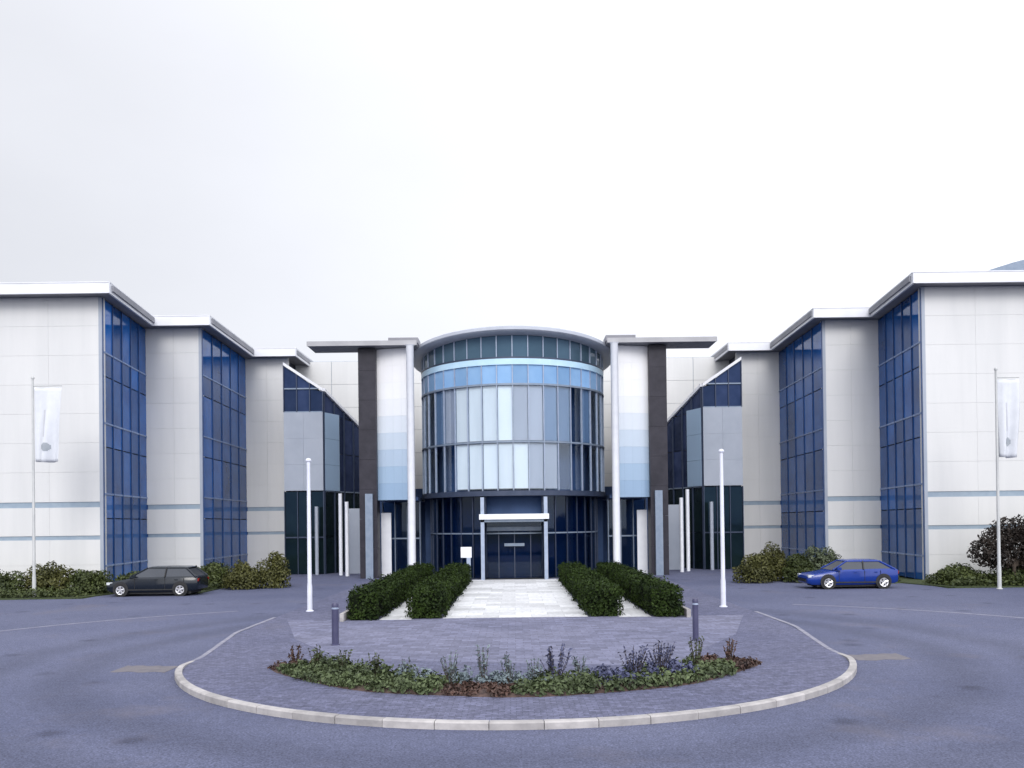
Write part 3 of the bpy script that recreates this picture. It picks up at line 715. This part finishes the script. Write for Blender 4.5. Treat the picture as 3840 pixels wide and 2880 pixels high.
# taller plants standing out of the bed
def spiky(a, r, h, mat, label, lean=0, spread=.13, n=13):
    x, y = arc_xy(r, R(a)); z = isl_z(y)+.04
    t = thing('upright_plant', label, 'plant', (x, y, z), 0, 'upright plants in the island bed')
    g2 = np.random.default_rng(int(a*13+900)); mb = MB(); P = []; N = []
    for k in range(n):
        ang = g2.uniform(0, 6.28); hh = h*g2.uniform(.55,1); o2 = Vector((math.cos(ang),math.sin(ang),0))*spread*g2.uniform(.3,1)
        tip = o2*1.5 + Vector((0,0,hh)); mb.tube(o2*.3, tip, .009, .004, 4)
        for q in range(6):
            f = .35 + .62*q/5; p = o2*.3 + (tip-o2*.3)*f; P.append(p); N.append((math.cos(ang+q*2.2), math.sin(ang+q*2.2), .4))
    mb.build('stem', M['bark'], t)
    V, F = leaves(np.array(P), np.array(N), .10, g2, aspect=.4, droop=.5); leaf_object('foliage', [(V,F,0)], [M[mat]], t)
for a, r, h, mat, lb in ((-57,5.4,.55,'bed_green','leafy dark green plant rising at the left end of the island bed'),
                         (-47,5.2,.50,'bed_green','leafy green plant behind the left part of the island bed'),
                         (-14.5,5.3,.72,'bed_grey','tall grey-green spiky plant leftmost in the middle of the bed'),
                         (-7,5.2,.85,'bed_grey','tallest grey-green spiky plant in the middle of the bed'),
                         (-1.5,5.2,.70,'bed_grey','grey-green spiky plant just right of the tallest one'),
                         (4,5.3,.60,'bed_grey','short blue-grey spiky plant right of the bed centre'),
                         (9,5.1,.78,'bed_violet','thin violet-grey flowering plant standing right of the bed centre'),
                         (-36,5.1,.52,'bed_green','green upright plant behind the left part of the bed, left of the pair'),
                         (-26,5.1,.50,'bed_grey','low grey-green plant between the left greens and the middle spikes'),
                         (15,5.1,.55,'bed_grey','pale grey plant between the violet plant and the violet-blue bushes'),
                         (28,5.2,.72,'bed_violet','violet-blue bushy plant left of the two at the right of the bed'),
                         (36,5.2,.70,'bed_violet','violet-blue bushy plant behind the right part of the bed'),
                         (49,5.3,.75,'bed_green','thin tall green plant near the right end of the bed'),
                         (62,5.6,.55,'bed_brown','brown withered plant at the right tip of the bed'),
                         (-64.5,5.7,.50,'bed_brown','brown withered plant at the left tip of the bed')):
    spiky(a, r, h, mat, lb, spread=.13 if mat != 'bed_violet' else .24, n=13 if mat != 'bed_violet' else 24)

# ------------------------------------------------------------------ shrubs
def shrub(x, y, rx, ry, h, mat, label, seed, n=900, leaf=.15, group=None, stem=.3):
    g2 = np.random.default_rng(seed)
    t = thing('shrub', label, 'shrub', (x, y, .04), 0, group)
    mb = MB(); P = []; N = []
    lobes = []
    for k in range(7):
        a = g2.uniform(0, 6.28); rr = g2.uniform(.1, .62); lobes.append((rx*rr*math.cos(a), ry*rr*math.sin(a), h*g2.uniform(.4,.78), g2.uniform(.34,.55)))
    for lx, ly, lz, f in lobes:
        mb.tube((lx*.15, ly*.15, 0), (lx, ly, lz), .035, .012, 5)
        m2 = n//4; d = g2.normal(size=(m2,3)); d /= np.linalg.norm(d,axis=1)[:,None]
        rr = (.45+.62*g2.random(m2)**.6)[:,None]; p = d*rr*np.array([rx*f, ry*f, h*.36]) + np.array([lx,ly,lz]); P.append(p); N.append(d)
    # skirt close to the ground
    m2 = n; a = g2.uniform(0,6.28,m2); rr = np.sqrt(g2.random(m2)); p = np.c_[rx*.95*rr*np.cos(a), ry*.95*rr*np.sin(a), h*.55*g2.random(m2)]; P.append(p); N.append(np.c_[np.cos(a),np.sin(a),np.full(m2,.4)])
    P = np.concatenate(P); P[:,2] = np.clip(P[:,2], .03, None)
    mb.build('stem', M['bark'], t); V, F = leaves(P, np.concatenate(N), leaf, g2); leaf_object('foliage', [(V,F,0)], [M[mat]], t)
    return t
GL = 'shrubs along the foot of the left wing'; GR = 'shrubs along the foot of the right wing'
shrub(-29.2,43.5,1.7,1.1,1.15,'shrub','low dark shrub at the left edge of the picture, left of the flagpole',21,1500,group=GL)
shrub(-26.4,43.8,1.6,1.1,1.25,'shrub','low dark shrub just left of the left flagpole foot',22,1500,group=GL)
shrub(-24.0,44.0,1.3,1.0,1.55,'shrub_olive','olive shrub just right of the left flagpole, taller than its neighbours',23,1500,group=GL)
shrub(-21.9,43.9,1.3,1.0,1.15,'shrub','low green shrub between left flagpole and dark car',24,1300,group=GL)
shrub(-20.3,45.2,1.1,.8,.95,'shrub','low dark shrub behind the bonnet of the dark car',25,900,group=GL)
shrub(-17.0,47.8,1.4,1.1,1.35,'shrub','dark green shrub at the back of the dark car, against the glass tower',26,1400,group=GL)
shrub(-14.9,46.6,1.2,1.0,1.45,'shrub_olive','olive shrub between dark car and left white pole',27,1400,group=GL)
shrub(-13.4,47.2,1.0,.9,1.75,'shrub_olive','rounded olive bush, tallest one left of the left white pole',28,1300,group=GL)
shrub(13.1,46.6,1.2,1.0,1.55,'shrub_olive','olive bush just right of the right white pole',31,1500,group=GR)
shrub(14.6,48.0,1.0,.9,1.95,'shrub_olive','tall thin topped bush before the narrow white wall by the right pole',32,1200,group=GR)
shrub(15.7,46.6,1.1,.9,1.35,'shrub','dark bush between right white pole and blue car',33,1400,group=GR)
shrub(17.3,47.6,1.1,.9,1.7,'shrub_pale','pale grey-green bush against the glass tower left of the blue car',34,1300,group=GR)
shrub(16.6,45.2,.9,.7,.9,'shrub_pale','low pale plant in front of the bushes left of the blue car',35,700,group=GR)
shrub(22.6,43.4,1.7,1.0,.95,'shrub','low dark green shrub right behind the blue car',36,1300,group=GR)
shrub(25.4,43.0,1.7,1.0,.9,'shrub','low dark green shrub left of the brown tree, near the right flagpole',37,1300,group=GR)
shrub(28.4,42.4,1.7,1.0,1.3,'shrub','dark green shrub under the brown tree at the right edge',38,1500,group=GR)
# bushy purple-brown tree at the right edge
def small_tree(x, y, lobes, mat, label, seed):
    g2 = np.random.default_rng(seed); t = thing('small_tree', label, 'tree', (x, y, .04)); mb = MB(); P = []; N = []
    mb.tube((0,0,0), (0,0,1.3), .10, .07, 8)
    for lx, ly, lz, r in lobes:
        lz *= .86; r *= .95
        mb.tube((0,0,.9), (lx*.6,ly*.6,lz*.8), .05, .03, 6); mb.tube((lx*.6,ly*.6,lz*.8), (lx,ly,lz), .03, .01, 5)
        m2 = int(1100*r*r+200); d = g2.normal(size=(m2,3)); d /= np.linalg.norm(d,axis=1)[:,None]; rr = (.35+.72*g2.random(m2)**.6)[:,None]
        P.append(d*rr*r + np.array([lx,ly,lz])); N.append(d)
    mb.build('trunk', M['bark'], t); V, F = leaves(np.concatenate(P), np.concatenate(N), .15, g2); leaf_object('crown', [(V,F,0)], [M[mat]], t)
small_tree(25.0, 42.6, [(-1.5,0,1.9,.75),(-.9,0,2.5,.8),(-.3,.2,3.0,.8),(.5,-.2,3.1,.9),(1.3,.1,2.9,.95),(1.9,0,3.5,1.0),(2.7,.2,3.3,1.1),(.2,.3,2.2,.95),(1.5,-.3,2.1,.95),(3.2,0,3.8,1.1),(2.5,-.2,2.2,1.0),(-.7,.1,1.6,.7),(3.6,.2,2.4,1.1),(.9,.1,1.5,.8)], 'red_leaf', 'bushy purple-brown tree beside the right flagpole', 41)

# ------------------------------------------------------------------ poles, flags, bollards
def pole(x, y, h, r0, r1, label, mat, group, name='white_pole'):
    t = thing(name, label, 'pole' if name == 'white_pole' else 'flagpole', (x, y, .01), 0, group)
    MB().lathe([(r0*1.9,0),(r0*1.9,.03),(r0*1.25,.05),(r0*1.2,1.0),(r0,1.15),(r1,h)], (0,0,0), 14).build('shaft', M[mat], t, True)
    MB().lathe([(r1*1.5,h+.001),(r1*1.7,h+.05),(r1*1.2,h+.12),(.01,h+.14)], (0,0,0), 12).build('cap', M[mat], t, True)
    return t
pole(-8.15, 33.8, 5.95, .085, .07, 'slim white pole on the paving left of the hedges', 'pole', 'white poles flanking the hedges')
pole(8.22, 33.6, 6.1, .085, .07, 'slim white pole on the paving right of the hedges', 'pole', 'white poles flanking the hedges')
for s, x, y, h in ((-1, -23.95, 42.4, 10.9), (1, 23.0, 40.4, 10.4)):
    side = 'left' if s < 0 else 'right'
    t = pole(x, y, h, .075, .05, 'tall thin grey flagpole before the outermost white wall on the %s' % side, 'pole_grey', 'flagpoles before the wings', 'flagpole')
    MB().tube((0,0,h-.35), ((1.45 if s < 0 else 1.1),0,h-.35), .03, .025, 8).build('arm', M['pole_grey'], t)
    # hanging white banner with a small grey emblem
    f = thing('banner_flag', 'white vertical banner with small grey emblem on the %s flagpole' % side, 'flag', (x, y, h-.42), 0, 'banners on the flagpoles')
    W, Hh, nx, nz = (1.35 if s < 0 else 1.0), 3.7, 16, 20; vs = []; fs = []
    def fy(u, v): return .15*math.sin(u*10+v*1.8+s)*(.25+.75*v) + .05*math.sin(v*5+u*3)
    for j in range(nz+1):
        for i in range(nx+1):
            u, v = i/nx, j/nz; vs.append((.08 + W*u*(1-.10*v), fy(u,v), -Hh*v - .05*math.sin(u*3)*v))
    for j in range(nz):
        for i in range(nx): a = j*(nx+1)+i; fs.append((a,a+1,a+nx+2,a+nx+1))
    o = MB().add(vs, fs).build('cloth', M['flag'], f, True); mod = o.modifiers.new('thick', 'SOLIDIFY'); mod.thickness = .006
    vs = []; fs = []; q = 8                                     # emblem follows the cloth, a little proud of it
    for j in range(q+1):
        for i in range(q+1):
            u = .30 + .34*i/q; v = .74 + .11*j/q; vs.append((.08 + W*u*(1-.10*v), fy(u,v)-.012, -Hh*v - .05*math.sin(u*3)*v))
    for j in range(q):
        for i in range(q):
            if (i-3.5)**2 + (j-3.5)**2 < 15: a = j*(q+1)+i; fs.append((a,a+1,a+q+2,a+q+1))
    MB().add(vs, fs).build('emblem', M['flag_grey'], f, True)
    vs = []; fs = []                                            # pale vertical stripe printed above the emblem
    for j in range(13):
        for i in range(3):
            u = .36 + .08*i/2; v = .30 + .36*j/12; vs.append((.08 + W*u*(1-.10*v), fy(u,v)-.010, -Hh*v - .05*math.sin(u*3)*v))
    for j in range(12):
        for i in range(2): a = j*3+i; fs.append((a,a+1,a+4,a+3))
    MB().add(vs, fs).build('stripe', M['flag_stripe'], f, True)
for s in (-1, 1):
    t = thing('bollard', 'dark slim bollard on the paving at the %s of the hedges' % ('left' if s < 0 else 'right'), 'bollard', (s*5.12, 24.2, .012), 0, 'dark bollards on the island')
    r = .085 if s > 0 else .10
    MB().lathe([(r*1.35,0),(r*1.35,.02),(r,.035),(r,1.02)], (0,0,0), 16).build('post', M['bollard'], t, True)
    MB().lathe([(r*1.02,1.021),(r*1.02,1.04),(r*.86,1.045),(r*.86,1.075)], (0,0,0), 16).build('collar', M['frame_pale'], t, True)
    MB().lathe([(r,1.076),(r,1.15),(r*.8,1.19),(.01,1.21)], (0,0,0), 16).build('cap', M['bollard'], t, True)

# ------------------------------------------------------------------ cars (side on, noses to the left = -X)
def car(x, y, paint, label, Ln, wb, front, roof, gh):
    """Ln length, wb wheelbase, front overhang; roof height; gh = x of bonnet end, screen top, roof end, tail base (from the nose)"""
    t = thing('parked_car', label, 'car', (x, y, .005), 0, 'cars parked by the wings')
    X0 = -Ln/2; hw = .86; P = M[paint]
    def loft(secs, name, mat, parent=t):
        n = len(secs[0]); m = MB(); m.add([v for s_ in secs for v in s_], [(i*n+q, i*n+(q+1)%n, (i+1)*n+(q+1)%n, (i+1)*n+q) for i in range(len(secs)-1) for q in range(n)] + [tuple(range(n-1,-1,-1)), tuple(range((len(secs)-1)*n, len(secs)*n))])
        return m.build(name, mat, parent, True)
    b0, b1, b2, b3 = gh
    st = [(0,.42,.55,.60),(.04,.30,.63,.74),(.25,.22,.72,.83),(.8,.20,.80,.86),(b0,.20,.90,.87),(b0+.5,.20,.94,.88),(Ln*.55,.20,.95,.88),(Ln-.9,.22,.97,.87),(Ln-.25,.26,.97,.84),(Ln-.05,.32,.93,.77),(Ln,.44,.82,.66)]
    secs = []
    for u, zb, zt, w in st:
        xx = X0+u; zm = (zb+zt)/2
        h = [(w*.90,zb),(w*.985,zb+.1),(w,zm),(w*.985,zt-.08),(w*.90,zt),(w*.45,zt+.025)]
        secs.append([(xx,-a,z) for a,z in h] + [(xx,a,z) for a,z in h[::-1]])
    body = loft(secs, 'body', P)
    # cabin: glass prism with painted roof and pillars
    belt = .93; rw, bw = .60, .80
    def ring_(u, z, w): return (X0+u, w, z)
    z1 = roof - .07
    base = [(X0+b0-.05,-bw,belt),(X0+b0-.05,bw,belt),(X0+b3,bw*.97,belt),(X0+b3,-bw*.97,belt)]
    top = [(X0+b1,-rw,z1),(X0+b1,rw,z1),(X0+b2,rw*.98,z1-.02),(X0+b2,-rw*.98,z1-.02)]
    MB().add(base+top, [(3,2,1,0),(4,5,6,7),(0,1,5,4),(1,2,6,5),(2,3,7,6),(3,0,4,7)]).build('cabin_glass', M['car_glass'], t)
    rs = []
    for f, dz, dw in ((0,0,.0),(.08,.055,.015),(.5,.075,.02),(.9,.06,.015),(1,.0,0)):
        u = b1-.06 + (b2-b1+.14)*f; ww = rw+.02+dw; rs.append([(X0+u,-ww,z1-.03),(X0+u,-ww*.93,z1+dz*.7),(X0+u,-ww*.5,z1+dz),(X0+u,ww*.5,z1+dz),(X0+u,ww*.93,z1+dz*.7),(X0+u,ww,z1-.03)])
    loft(rs, 'roof', P)
    for sy in (-1, 1):
        def side(u, f): # point on cabin flank at station u (from nose) and height fraction f
            return None
        A0 = Vector((X0+b0-.05, sy*bw, belt)); A1 = Vector((X0+b1, sy*rw, z1)); D0 = Vector((X0+b3, sy*bw*.97, belt)); D1 = Vector((X0+b2, sy*rw*.98, z1-.02))
        mid = .5*(b1+b2)
        for (q0, q1, r_) in ((A0, A1, .045), (D0, D1, .06)): MB().tube(q0, q1, r_, r_*.85, 6).build('pillar', P, t)
        for u in (mid-.05,):
            f = lambda zf: Vector((X0+u+.03*zf, sy*(bw+(rw-bw)*zf+.012), belt+(z1-belt)*zf)); MB().tube(f(0), f(1), .04, .035, 6).build('pillar', M['black'], t)
        MB().box(X0+b0+.1, X0+b0+.3, *sorted((sy*.86, sy*1.02)), .93, 1.06).build('mirror', P, t)
        MB().box(X0+.9+front*.2, X0+Ln-.8, *sorted((sy*.865, sy*.892)), .30, .36).build('sill_trim', M['black'], t)
        for u in (b0+.22, mid-.03, b2-.05): MB().box(X0+u, X0+u+.018, *sorted((sy*.868, sy*.886)), .36, .90).build('shut_line', M['black'], t)
        for u in (mid-.55, mid+.45): MB().box(X0+u, X0+u+.16, *sorted((sy*.875, sy*.90)), .80, .83).build('door_handle', P, t)
        MB().box(X0+.05, X0+.35, *sorted((sy*.56, sy*.80)), .58, .70).build('headlight', M['lamp_clear'], t)
        MB().box(X0+Ln-.14, X0+Ln-.0, *sorted((sy*.52, sy*.74)), .72, .86).build('tail_light', M['lamp_red'], t)
        for u in (front, front+wb):
            r_ = .315; yy = sy*.80
            MB().tube((X0+u, sy*.70, r_+.04), (X0+u, sy*.887, r_+.04), r_+.065, n=24).build('wheel_arch', M['black'], t)
            w = part_empty('wheel', t, (X0+u, yy, r_))
            m = MB(); n = 24; pr = [(.20,-.09),(r_-.02,-.10),(r_,-.07),(r_,.07),(r_-.02,.10),(.20,.09)]
            vs = [(a*math.cos(2*math.pi*i/n), z, a*math.sin(2*math.pi*i/n)) for a, z in pr for i in range(n)]
            m.add(vs, [(k*n+i, k*n+(i+1)%n, ((k+1)%6)*n+(i+1)%n, ((k+1)%6)*n+i) for k in range(6) for i in range(n)]).build('tyre', M['tyre'], w, True)
            m = MB(); m.tube((0,sy*.05,0),(0,sy*.10,0),.06,n=10)
            for k in range(5):
                a = 2*math.pi*k/5 + .3; m.tube((0,sy*.085,0),(.2*math.cos(a),sy*.095,.2*math.sin(a)),.045,.055,5)
            n = 24; vs = [(a*math.cos(2*math.pi*i/n), sy*z, a*math.sin(2*math.pi*i/n)) for a, z in ((.17,.06),(.17,.10),(.215,.115),(.215,.06)) for i in range(n)]
            m.add(vs, [(k*n+i, k*n+(i+1)%n, ((k+1)%4)*n+(i+1)%n, ((k+1)%4)*n+i) for k in range(4) for i in range(n)])
            m.build('rim', M['rim'], w, True)
    MB().box(X0+.5, X0+Ln-.4, -.70, .70, .11, .24).build('underbody_shade', M['black'], t)  # black box under the body stands in for the contact shadow
    MB().box(X0-.015, X0+.06, -.6, .6, .36, .50).build('grille', M['black'], t)
    return t
def part_empty(name, parent, loc):
    o = bpy.data.objects.new(name, None); COL.objects.link(o); o.parent = parent; o.location = loc; o.empty_display_size = .1; return o
car(-18.05, 43.1, 'car_dark', 'near-black hatchback with silver wheels parked before the left glass towers', 4.6, 2.95, .78, 1.47, (1.25, 2.05, 3.95, 4.5))
car(16.55, 42.4, 'car_blue', 'bright blue car with silver wheels parked before the right glass tower', 4.5, 2.7, 1.0, 1.42, (1.3, 2.0, 3.6, 4.3))
# low ground cover along the planting strips
for s in (-1, 1):
    g2 = np.random.default_rng(70+s); n = 5200
    x = g2.uniform(21.5, 34, n); y0 = 41.5 + (40.75-41.5)*(x-21.5)/12.5
    y = y0 + .25 + g2.random(n)**1.3*3.2; z = .06 + g2.random(n)*(.22 + .22*np.sin(x*1.7+s)**2)
    V, F = leaves(np.c_[s*x, y, z], np.tile((0,-.3,1.), (n,1)), .17, g2)
    x2 = g2.uniform(16.3, 20.6, n//4); y2 = 45.0 + .3 + g2.random(n//4)*1.8; V2, F2 = leaves(np.c_[s*x2, y2, .06+g2.random(n//4)*.3], np.tile((0,-.3,1.), (n//4,1)), .17, g2)
    o = leaf_object('ground_cover', [(V,F,0),(V2,F2,0)], [M['shrub']]); o['kind'] = 'stuff'
